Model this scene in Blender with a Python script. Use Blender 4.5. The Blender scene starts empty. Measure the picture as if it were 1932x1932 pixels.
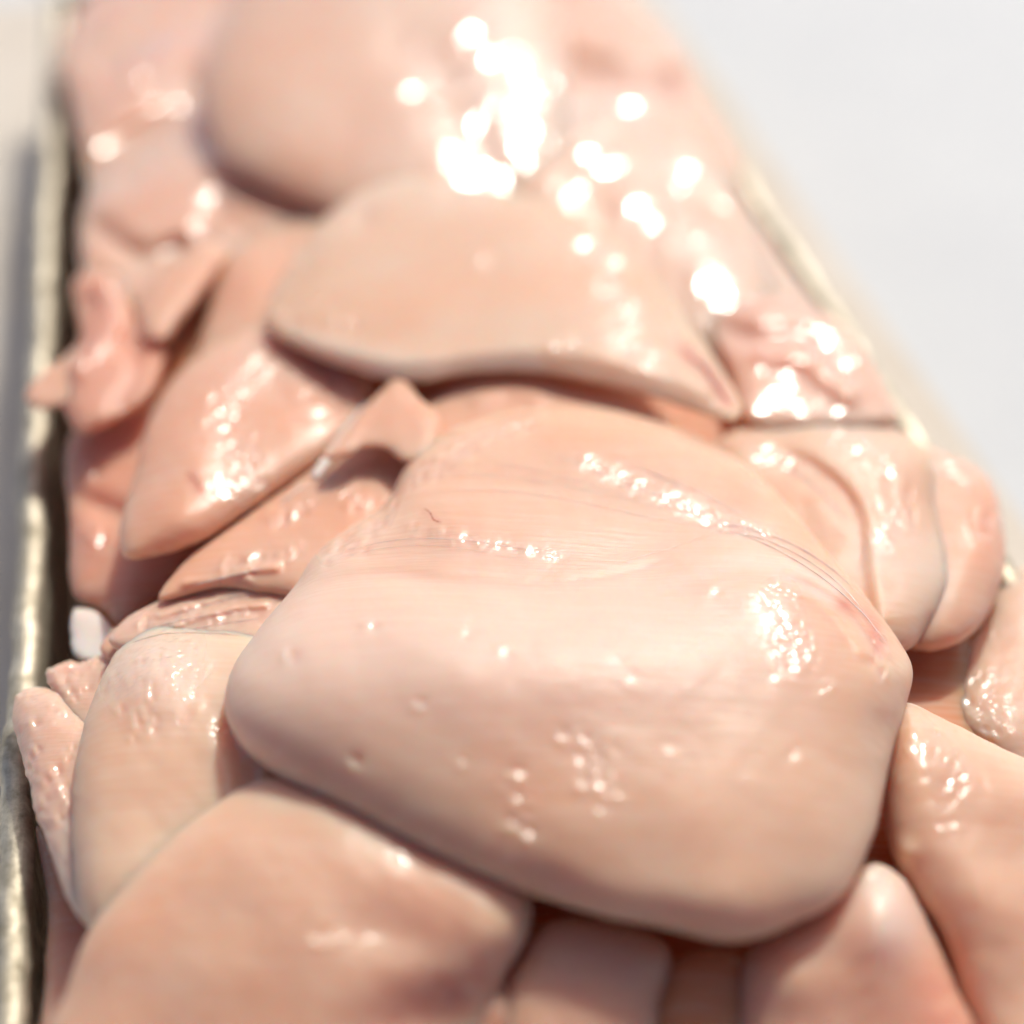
import bpy, math, random
import numpy as np
from mathutils import Vector

# ------------------------------------------------------------------ camera, light, exposure
S = bpy.context.scene
COL = S.collection
PITCH = math.radians(40.4)
FPX, CPX = 2900.0, 966.0            # focal length and centre in pixels of a 1932 px wide frame
CAM = np.array([0.0, -0.2437, 0.2274])
RIGHT = np.array([1.0, 0, 0])
UPV = np.array([0, math.sin(PITCH), math.cos(PITCH)])
FWD = np.array([0, math.cos(PITCH), -math.sin(PITCH)])
cd = bpy.data.cameras.new('camera')
cam = bpy.data.objects.new('camera', cd)
COL.objects.link(cam)
cam.location = CAM
cam.rotation_euler = (math.pi / 2 - PITCH, 0, 0)
cd.sensor_width = 36.0
cd.lens = 36.0 * FPX / 1932.0
cd.clip_start, cd.clip_end = 0.01, 50
cd.dof.use_dof = True
cd.dof.focus_distance = 0.318
cd.dof.aperture_fstop = 3.3
S.camera = cam

SUN_EL, SUN_AZ = math.radians(46), math.radians(18)
W = bpy.data.worlds.new('World')
S.world = W
W.use_nodes = True
nt = W.node_tree
sky = nt.nodes.new('ShaderNodeTexSky')
sky.sky_type = 'NISHITA'
sky.sun_disc = False
sky.sun_elevation = SUN_EL
sky.sun_rotation = SUN_AZ
sky.air_density = 0.25
sky.dust_density = 2.0
sky.ozone_density = 0.1
nt.links.new(sky.outputs[0], nt.nodes['Background'].inputs[0])
nt.nodes['Background'].inputs[1].default_value = 0.15
sd = bpy.data.lights.new('sun', 'SUN')
sd.energy = 2.0
sd.angle = math.radians(4)
sd.color = (1.0, 0.94, 0.84)
sun = bpy.data.objects.new('sun', sd)
COL.objects.link(sun)
sv = Vector((math.sin(SUN_AZ) * math.cos(SUN_EL), math.cos(SUN_AZ) * math.cos(SUN_EL), math.sin(SUN_EL)))
sun.rotation_euler = sv.to_track_quat('Z', 'Y').to_euler()
sun.location = sv * 3
S.view_settings.view_transform = 'Standard'
S.view_settings.look = 'None'
S.view_settings.exposure = 0.34
S.view_settings.gamma = 1.0
S.render.engine = 'CYCLES'
S.cycles.max_bounces = 7
S.cycles.diffuse_bounces = 5
S.cycles.use_adaptive_sampling = True
S.cycles.adaptive_threshold = 0.04
S.cycles.use_denoising = True
S.cycles.sample_clamp_indirect = 4.0

# ------------------------------------------------------------------ helpers
def ray(u, v):
    u = np.asarray(u, float); v = np.asarray(v, float)
    return (((u - CPX) / FPX)[..., None] * RIGHT + ((CPX - v) / FPX)[..., None] * UPV + FWD)

def plane_t(u, v, z0, sx, sy, a):
    """distance along each pixel's ray to the tilted plane through the anchor pixel a at height z0"""
    da = ray(a[0], a[1])
    A = CAM + da * ((z0 - CAM[2]) / da[2])
    d = ray(u, v)
    num = z0 - CAM[2] + sx * (CAM[0] - A[0]) + sy * (CAM[1] - A[1])
    return num / (d[..., 2] - sx * d[..., 0] - sy * d[..., 1])

def at(u, v, z):
    d = ray(u, v)
    return CAM + d * ((z - CAM[2]) / d[2])

def spline(pts, n, closed=True):
    P = np.array([p[:2] for p in pts], float)
    m = len(P)
    if closed:
        ext = np.vstack([P[-1], P, P[0], P[1]])
    else:
        ext = np.vstack([2 * P[0] - P[1], P, 2 * P[-1] - P[-2]])
    out = []
    for i in range(m if closed else m - 1):
        p0, p1, p2, p3 = ext[i], ext[i + 1], ext[i + 2], ext[i + 3]
        # centripetal parametrisation keeps the curve from overshooting
        t0 = 0.0
        t1 = t0 + max(1e-6, np.linalg.norm(p1 - p0)) ** .5
        t2 = t1 + max(1e-6, np.linalg.norm(p2 - p1)) ** .5
        t3 = t2 + max(1e-6, np.linalg.norm(p3 - p2)) ** .5
        t = np.linspace(t1, t2, 24, endpoint=False)[:, None]
        A1 = (t1 - t) / (t1 - t0) * p0 + (t - t0) / (t1 - t0) * p1
        A2 = (t2 - t) / (t2 - t1) * p1 + (t - t1) / (t2 - t1) * p2
        A3 = (t3 - t) / (t3 - t2) * p2 + (t - t2) / (t3 - t2) * p3
        B1 = (t2 - t) / (t2 - t0) * A1 + (t - t0) / (t2 - t0) * A2
        B2 = (t3 - t) / (t3 - t1) * A2 + (t - t1) / (t3 - t1) * A3
        out.append((t2 - t) / (t2 - t1) * B1 + (t - t1) / (t2 - t1) * B2)
    out = np.vstack(out + ([] if closed else [P[-1:]]))
    if closed:
        out = np.vstack([out, out[:1]])
    L = np.r_[0, np.cumsum(np.linalg.norm(np.diff(out, axis=0), axis=1))]
    s = np.linspace(0, L[-1], n, endpoint=not closed)
    return np.c_[np.interp(s, L, out[:, 0]), np.interp(s, L, out[:, 1])]

def pl_dist(u, v, pts, n=60):
    """distance and side (+ left of travel) of points from a smooth open line, with the position along it"""
    if len(pts) == 1:
        d = np.hypot(u - pts[0][0], v - pts[0][1])
        return d, np.ones_like(d), np.zeros_like(d)
    q = spline(pts, n, False)
    a, b = q[:-1], q[1:]
    best = np.full(u.shape, 1e9); side = np.zeros_like(best); pos = np.zeros_like(best)
    for i in range(len(a)):
        e = b[i] - a[i]; l2 = (e ** 2).sum() + 1e-9
        t = np.clip(((u - a[i, 0]) * e[0] + (v - a[i, 1]) * e[1]) / l2, 0, 1)
        dx, dy = u - a[i, 0] - t * e[0], v - a[i, 1] - t * e[1]
        d = np.hypot(dx, dy)
        m = d < best
        best = np.where(m, d, best)
        side = np.where(m, np.sign(e[0] * dy - e[1] * dx), side)
        pos = np.where(m, (i + t) / len(a), pos)
    return best, side, pos

def waves(u, v, rng, lo, hi, n=14):
    h = np.zeros_like(u)
    for _ in range(n):
        lam = rng.uniform(lo, hi); a = rng.uniform(0, 2 * math.pi); p = rng.uniform(0, 6.28)
        h += np.sin((u * math.cos(a) + v * math.sin(a)) * 2 * math.pi / lam + p) * lam / hi
    return h / math.sqrt(n)

def smooth(o):
    o.data.polygons.foreach_set('use_smooth', np.ones(len(o.data.polygons), bool))

def link(name, verts, faces, mat, parent=None, loc=None):
    me = bpy.data.meshes.new(name)
    verts = np.asarray(verts, float)
    loc = np.zeros(3) if loc is None else np.asarray(loc, float)
    me.from_pydata((verts - loc).tolist(), [], faces)
    me.update()
    o = bpy.data.objects.new(name, me)
    COL.objects.link(o)
    o.location = loc
    me.materials.append(mat)
    if parent:
        o.parent = parent
        o.location = loc - np.array(parent.location)
    return o

def tag(o, label, cat, group=None):
    o['label'] = label; o['category'] = cat
    if group: o['group'] = group
    return o

# ------------------------------------------------------------------ materials
def new_mat(name):
    m = bpy.data.materials.new(name); m.use_nodes = True
    t = m.node_tree
    return m, t, t.nodes['Principled BSDF']

def N(t, typ, **kw):
    n = t.nodes.new(typ)
    for k, v in kw.items():
        setattr(n, k, v)
    return n

def meat(name, col, fibre=0.0, fstr=0.1, glint=1.0, rough=0.08, sss=0.011, fine=0.9, gscale=260, gbase=.22, satin=.34, coat=.13):
    m, t, b = new_mat(name)
    L = t.links.new
    tc = N(t, 'ShaderNodeTexCoord')
    # slow colour drift of the flesh
    n1 = N(t, 'ShaderNodeTexNoise'); n1.inputs['Scale'].default_value = 28; n1.inputs['Detail'].default_value = 4
    L(tc.outputs['Object'], n1.inputs['Vector'])
    mp = N(t, 'ShaderNodeMapping'); mp.inputs['Rotation'].default_value = (0, 0, math.radians(fibre))
    mp.inputs['Scale'].default_value = (60, 900, 300)
    L(tc.outputs['Object'], mp.inputs['Vector'])
    nf = N(t, 'ShaderNodeTexNoise'); nf.inputs['Scale'].default_value = 1.0; nf.inputs['Detail'].default_value = 3
    L(mp.outputs[0], nf.inputs['Vector'])
    r1 = N(t, 'ShaderNodeMapRange'); r1.inputs[1].default_value = .3; r1.inputs[2].default_value = .7
    L(n1.outputs['Fac'], r1.inputs[0])
    mx = N(t, 'ShaderNodeMix', data_type='RGBA')
    c = np.array(col)
    mx.inputs['A'].default_value = (*np.clip(c * (1.02, .88, .82), 0, 1), 1)
    mx.inputs['B'].default_value = (*np.clip(c * (.99, 1.07, 1.12), 0, 1), 1)
    L(r1.outputs[0], mx.inputs['Factor'])
    # faint fibre streaks in the colour
    r2 = N(t, 'ShaderNodeMapRange'); r2.inputs[1].default_value = .42; r2.inputs[2].default_value = .75
    r2.inputs[4].default_value = .2
    L(nf.outputs['Fac'], r2.inputs[0])
    mx2 = N(t, 'ShaderNodeMix', data_type='RGBA')
    mx2.inputs['B'].default_value = (.90, .74, .64, 1)
    L(mx.outputs['Result'], mx2.inputs['A']); L(r2.outputs[0], mx2.inputs['Factor'])
    # blood, pale fat and some painted orange shade, placed per vertex on the piece
    at_ = N(t, 'ShaderNodeAttribute', attribute_name='tint')
    sp = N(t, 'ShaderNodeSeparateColor'); L(at_.outputs['Color'], sp.inputs[0])
    mr = N(t, 'ShaderNodeMix', data_type='RGBA'); mr.inputs['B'].default_value = (.62, .16, .11, 1)
    L(mx2.outputs['Result'], mr.inputs['A']); L(sp.outputs['Red'], mr.inputs['Factor'])
    mw = N(t, 'ShaderNodeMix', data_type='RGBA'); mw.inputs['B'].default_value = (.90, .80, .72, 1)
    L(mr.outputs['Result'], mw.inputs['A']); L(sp.outputs['Green'], mw.inputs['Factor'])
    L(mw.outputs['Result'], b.inputs['Base Color'])
    b.inputs['Subsurface Weight'].default_value = 1.0
    b.inputs['Subsurface Radius'].default_value = (1.0, .52, .32)
    b.inputs['Subsurface Scale'].default_value = sss
    b.inputs['Roughness'].default_value = .42
    b.inputs['IOR'].default_value = 1.38
    b.inputs['Specular IOR Level'].default_value = .15
    # wet film with its own uneven surface
    cw = N(t, 'ShaderNodeMath', operation='MULTIPLY_ADD'); cw.inputs[1].default_value = .87; cw.inputs[2].default_value = coat
    L(sp.outputs['Blue'], cw.inputs[0]); L(cw.outputs[0], b.inputs['Coat Weight'])
    b.inputs['Coat IOR'].default_value = 1.6
    rn = N(t, 'ShaderNodeTexNoise'); rn.inputs['Scale'].default_value = 60; rn.inputs['Detail'].default_value = 3
    L(tc.outputs['Object'], rn.inputs['Vector'])
    rr = N(t, 'ShaderNodeMapRange'); rr.inputs[1].default_value = .3; rr.inputs[2].default_value = .7
    rr.inputs[3].default_value = rough * .75; rr.inputs[4].default_value = rough * 1.35
    L(rn.outputs['Fac'], rr.inputs[0])
    rx = N(t, 'ShaderNodeMix', data_type='FLOAT'); rx.inputs['A'].default_value = satin
    L(sp.outputs['Blue'], rx.inputs['Factor']); L(rr.outputs[0], rx.inputs['B']); L(rx.outputs['Result'], b.inputs['Coat Roughness'])
    g1 = N(t, 'ShaderNodeTexNoise'); g1.inputs['Scale'].default_value = gscale; g1.inputs['Detail'].default_value = 1.5
    g1.inputs['Roughness'].default_value = .5
    L(tc.outputs['Object'], g1.inputs['Vector'])
    bf = N(t, 'ShaderNodeBump'); bf.inputs['Strength'].default_value = fstr; bf.inputs['Distance'].default_value = .0006
    L(nf.outputs['Fac'], bf.inputs['Height'])
    bg = N(t, 'ShaderNodeBump'); w1 = N(t, 'ShaderNodeMath', operation='MULTIPLY_ADD'); w1.inputs[1].default_value = .25 * glint; w1.inputs[2].default_value = gbase * glint
    L(sp.outputs['Blue'], w1.inputs[0]); L(w1.outputs[0], bg.inputs['Strength']); bg.inputs['Distance'].default_value = .001
    L(g1.outputs['Fac'], bg.inputs['Height']); L(bf.outputs[0], bg.inputs['Normal'])
    pn = N(t, 'ShaderNodeTexNoise'); pn.inputs['Scale'].default_value = 75; pn.inputs['Detail'].default_value = 2
    L(tc.outputs['Object'], pn.inputs['Vector'])
    pr = N(t, 'ShaderNodeMapRange'); pr.inputs[1].default_value = .38; pr.inputs[2].default_value = .62
    pr.inputs[3].default_value = .15; pr.inputs[4].default_value = 1.0
    L(pn.outputs['Fac'], pr.inputs[0])
    g2 = N(t, 'ShaderNodeTexVoronoi', feature='SMOOTH_F1'); g2.inputs['Scale'].default_value = 700
    L(tc.outputs['Object'], g2.inputs['Vector'])
    bh = N(t, 'ShaderNodeBump'); bh.inputs['Distance'].default_value = .00045
    ms = N(t, 'ShaderNodeMath', operation='MULTIPLY'); ms.inputs[1].default_value = fine
    L(pr.outputs[0], ms.inputs[0])
    w2 = N(t, 'ShaderNodeMath', operation='MULTIPLY_ADD'); w2.inputs[1].default_value = 1.5; w2.inputs[2].default_value = .2
    L(sp.outputs['Blue'], w2.inputs[0])
    w3 = N(t, 'ShaderNodeMath', operation='MULTIPLY'); L(w2.outputs[0], w3.inputs[0]); L(ms.outputs[0], w3.inputs[1])
    L(w3.outputs[0], bh.inputs['Strength'])
    L(g2.outputs['Distance'], bh.inputs['Height']); L(bg.outputs[0], bh.inputs['Normal'])
    L(bh.outputs[0], b.inputs['Coat Normal'])
    bs = N(t, 'ShaderNodeBump'); bs.inputs['Strength'].default_value = .12; bs.inputs['Distance'].default_value = .0008
    L(g1.outputs['Fac'], bs.inputs['Height']); L(bf.outputs[0], bs.inputs['Normal'])
    L(bs.outputs[0], b.inputs['Normal'])
    return m

PALE = (.80, .505, .345)
PINK = (.80, .45, .305)
ROSE = (.78, .37, .25)
TAN = (.79, .46, .30)
M_pale = meat('meat_pale', PALE, 8)
M_cream = meat('meat_cream', (.81, .545, .38), 4, fstr=.05)
M_fibre = meat('meat_fibrous', (.80, .49, .325), -6, fstr=.2)
M_pink = meat('meat_pink', PINK, 30)
M_rose = meat('meat_rose', ROSE, 50, glint=.8)
M_tan = meat('meat_tan', TAN, 20, glint=.8)
M_grain = meat('meat_grainy', (.78, .53, .39), 60, glint=1.3, fine=1.0)
FAR = dict(gscale=150, gbase=.6, satin=.15, coat=.7, fine=.15)
M_farpale = meat('meat_far_pale', PALE, 8, **FAR)
M_farpink = meat('meat_far_pink', PINK, 30, **FAR)
M_fartan = meat('meat_far_tan', TAN, 20, **FAR)
M_gapshade = meat('meat_gap_shade', (.76, .31, .15), 50, glint=.8)  # orange brown of the shaded gaps put into the meat colour
M_thin = meat('meat_thin', (.79, .46, .31), 30, sss=.004)
M_thingrain = meat('meat_thin_grain', (.79, .53, .39), 60, glint=1.3, fine=1.0, sss=.004)
M_sinew = meat('sinew', (.90, .72, .62), 0, glint=.5, sss=.00004, satin=.15, coat=.8)
M_blood = meat('blood', (.40, .10, .07), 0, glint=.5, sss=.00004)
M_fat = meat('fat', (.86, .80, .72), 0, glint=.6, sss=.001)

def metal(name):
    m, t, b = new_mat(name); L = t.links.new
    tc = N(t, 'ShaderNodeTexCoord')
    n1 = N(t, 'ShaderNodeTexNoise'); n1.inputs['Scale'].default_value = 140; n1.inputs['Detail'].default_value = 6
    n1.inputs['Roughness'].default_value = .7
    L(tc.outputs['Object'], n1.inputs['Vector'])
    cr = N(t, 'ShaderNodeValToRGB')
    cr.color_ramp.elements[0].position = .33; cr.color_ramp.elements[0].color = (.34, .30, .21, 1)
    cr.color_ramp.elements[1].position = .58; cr.color_ramp.elements[1].color = (.66, .61, .48, 1)
    L(n1.outputs['Fac'], cr.inputs[0]); L(cr.outputs[0], b.inputs['Base Color'])
    mr = N(t, 'ShaderNodeMapRange'); mr.inputs[1].default_value = .35; mr.inputs[2].default_value = .65
    mr.inputs[3].default_value = .7; mr.inputs[4].default_value = .45
    L(n1.outputs['Fac'], mr.inputs[0]); L(mr.outputs[0], b.inputs['Roughness'])
    b.inputs['Metallic'].default_value = .6
    mp = N(t, 'ShaderNodeMapping'); mp.inputs['Scale'].default_value = (900, 40, 900)
    L(tc.outputs['Object'], mp.inputs['Vector'])
    n2 = N(t, 'ShaderNodeTexNoise'); n2.inputs['Scale'].default_value = 1; n2.inputs['Detail'].default_value = 4
    L(mp.outputs[0], n2.inputs['Vector'])
    bm1 = N(t, 'ShaderNodeBump'); bm1.inputs['Strength'].default_value = .5; bm1.inputs['Distance'].default_value = .0006
    L(n1.outputs['Fac'], bm1.inputs['Height'])
    bm2 = N(t, 'ShaderNodeBump'); bm2.inputs['Strength'].default_value = .3; bm2.inputs['Distance'].default_value = .0003
    L(n2.outputs['Fac'], bm2.inputs['Height']); L(bm1.outputs[0], bm2.inputs['Normal'])
    L(bm2.outputs[0], b.inputs['Normal'])
    return m
M_metal = metal('worn_tray_metal')

def table_mat():
    m, t, b = new_mat('white_table'); L = t.links.new
    tc = N(t, 'ShaderNodeTexCoord')
    n1 = N(t, 'ShaderNodeTexNoise'); n1.inputs['Scale'].default_value = 6; n1.inputs['Detail'].default_value = 5
    L(tc.outputs['Object'], n1.inputs['Vector'])
    cr = N(t, 'ShaderNodeValToRGB')
    cr.color_ramp.elements[0].position = .3; cr.color_ramp.elements[0].color = (.72, .75, .75, 1)
    cr.color_ramp.elements[1].position = .7; cr.color_ramp.elements[1].color = (.78, .81, .80, 1)
    L(n1.outputs['Fac'], cr.inputs[0]); L(cr.outputs[0], b.inputs['Base Color'])
    b.inputs['Roughness'].default_value = .8
    b.inputs['Specular IOR Level'].default_value = .2
    n2 = N(t, 'ShaderNodeTexNoise'); n2.inputs['Scale'].default_value = 90
    L(tc.outputs['Object'], n2.inputs['Vector'])
    bb = N(t, 'ShaderNodeBump'); bb.inputs['Strength'].default_value = .2; bb.inputs['Distance'].default_value = .002
    L(n2.outputs['Fac'], bb.inputs['Height']); L(bb.outputs[0], b.inputs['Normal'])
    return m

# ------------------------------------------------------------------ the table and the tray
TABLE_Z = -0.075
o = link('table_top', [(-1.6, -1.2, TABLE_Z), (1.6, -1.2, TABLE_Z), (1.6, 2.4, TABLE_Z), (-1.6, 2.4, TABLE_Z),
                       (-1.6, -1.2, TABLE_Z - .04), (1.6, -1.2, TABLE_Z - .04), (1.6, 2.4, TABLE_Z - .04), (-1.6, 2.4, TABLE_Z - .04)],
         [(0, 1, 2, 3), (7, 6, 5, 4), (0, 4, 5, 1), (1, 5, 6, 2), (2, 6, 7, 3), (3, 7, 4, 0)], table_mat())
o['kind'] = 'structure'

RIM_Z = -0.025
TA = math.atan2(782, 3806)                       # the tray's long axis leans left of the view
AX = np.array([-math.sin(TA), math.cos(TA), 0]); AXX = np.array([math.cos(TA), math.sin(TA), 0])
PL = at(80, 800, RIM_Z); PR = at(1486, 478, RIM_Z)
WID = float((PR - PL) @ AXX)
Y0 = float(-(PL @ AX)) - 0.30; Y1 = float(-(PL @ AX)) + 0.42
tray = bpy.data.objects.new('metal_tray', None); COL.objects.link(tray)
TB = PL + AXX * WID / 2; TB[2] = TABLE_Z + .003
tray.location = TB; tray.rotation_euler = (0, 0, TA)
tag(tray, 'worn grey metal tray with bare rim heaped with raw chicken', 'tray')
bpy.context.view_layer.update()

def added_paper_mat():
    m, t, b = new_mat('cream_added_paper'); L = t.links.new
    tc = N(t, 'ShaderNodeTexCoord'); n1 = N(t, 'ShaderNodeTexNoise'); n1.inputs['Scale'].default_value = 14; n1.inputs['Detail'].default_value = 6
    L(tc.outputs['Object'], n1.inputs['Vector'])
    cr = N(t, 'ShaderNodeValToRGB')
    cr.color_ramp.elements[0].position = .3; cr.color_ramp.elements[0].color = (.74, .67, .56, 1)
    cr.color_ramp.elements[1].position = .7; cr.color_ramp.elements[1].color = (.82, .77, .68, 1)
    L(n1.outputs['Fac'], cr.inputs[0]); L(cr.outputs[0], b.inputs['Base Color']); b.inputs['Roughness'].default_value = .9
    b.inputs['Specular IOR Level'].default_value = .1
    return m
def paper(x0, x1, y0, y1, n=40):  # sheet added under the tray; its beige stands in for shaded table
    rng = np.random.default_rng(3); V = []; F = []
    for z in (0, -.0006):
        for i in range(n + 1):
            for j in range(n + 1):
                x = x0 + (x1 - x0) * i / n; y = y0 + (y1 - y0) * j / n
                out = max(0, abs(x) - WID / 2 - .01)
                V.append((x, y, z + .0016 + min(.05 * out, .0012) * (1 + math.sin(9 * y + 31 * x)) * .5))
    m = (n + 1) ** 2
    for i in range(n):
        for j in range(n):
            a = i * (n + 1) + j
            F.append((a, a + n + 1, a + n + 2, a + 1)); F.append((m + a, m + a + 1, m + a + n + 2, m + a + n + 1))
    edge = [i * (n + 1) for i in range(n + 1)] + [n * (n + 1) + j for j in range(1, n + 1)] + [i * (n + 1) + n for i in range(n - 1, -1, -1)] + list(range(n - 1, 0, -1))
    for a, b_ in zip(edge, edge[1:] + edge[:1]):
        F.append((a, a + m, b_ + m, b_))
    o = link('added_paper_sheet', V, F, added_paper_mat())
    o.location = (TB[0], TB[1], TABLE_Z); o.rotation_euler = (0, 0, TA)
    tag(o, 'added cream paper sheet under the metal tray, its beige standing in for shade', 'paper')
    return o

def strip(name, p0, p1, prof, seed, wob=.0004, n=160):
    """a profile swept along a straight edge of the tray, with dents and waviness, in tray space"""
    rng = np.random.default_rng(seed)
    p0, p1 = np.array(p0, float), np.array(p1, float)
    d = (p1 - p0) / np.linalg.norm(p1 - p0); side = np.array([d[1], -d[0], 0])
    k = len(prof); V = []; F = []
    s = np.linspace(0, 1, n) * np.linalg.norm(p1 - p0)
    w1 = sum(np.sin(s * 2 * math.pi / lam + rng.uniform(0, 6.3)) * a for lam, a in ((.11, 1), (.047, .7), (.021, .5), (.009, .35), (.0045, .25)))
    w2 = sum(np.sin(s * 2 * math.pi / lam + rng.uniform(0, 6.3)) * a for lam, a in ((.13, 1), (.05, .6), (.019, .5), (.008, .3)))
    for i in range(n):
        for j, (a, z, f) in enumerate(prof):
            V.append(p0 + d * s[i] + side * (a + f * wob * w1[i]) + np.array([0, 0, z + f * wob * .6 * w2[i]]))
    for i in range(n - 1):
        for j in range(k):
            a, b_ = i * k + j, i * k + (j + 1) % k
            F.append((a, b_, b_ + k, a + k))
    F.append(tuple(range(k))); F.append(tuple(reversed(range((n - 1) * k, n * k))))
    o = link(name, V, F, M_metal)
    o.parent = tray
    smooth(o)
    return o

paper(-WID / 2 - .16, WID / 2 + .05, Y0 - .05, Y1 + .12)
rz = RIM_Z - TB[2]
hw = WID / 2
# side +a points outwards when the edge is walked with the tray on the left
RIM = [(-.0012, rz - .0045, .3), (-.0016, rz - .0012, 1), (-.0004, rz + .0008, 1), (.0020, rz + .0013, .8), (.0036, rz + .0009, .8), (.0048, rz - .0002, 1),
       (.0053, rz - .0022, 1), (.0046, rz - .0046, .6), (.0008, rz - .0052, .2)]
WALL = [(-.0006, .0016, 0), (-.0006, rz - .006, .6), (.0006, rz - .0045, .4), (.0006, .0016, 0)]
corners = [(hw, Y0), (hw, Y1), (-hw, Y1), (-hw, Y0)]
for i in range(4):
    a, b_ = corners[i], corners[(i + 1) % 4]
    strip('wall', (*a, 0), (*b_, 0), WALL, 10 + i, .0005)
    strip('rim', (*a, 0), (*b_, 0), RIM, 20 + i, .00045, 420)
fl = link('floor', [(-hw, Y0, 0), (hw, Y0, 0), (hw, Y1, 0), (-hw, Y1, 0), (-hw, Y0, .0012), (hw, Y0, .0012), (hw, Y1, .0012), (-hw, Y1, .0012)],
          [(3, 2, 1, 0), (4, 5, 6, 7), (0, 1, 5, 4), (1, 2, 6, 5), (2, 3, 7, 6), (3, 0, 4, 7)], M_metal)
fl.parent = tray

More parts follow.
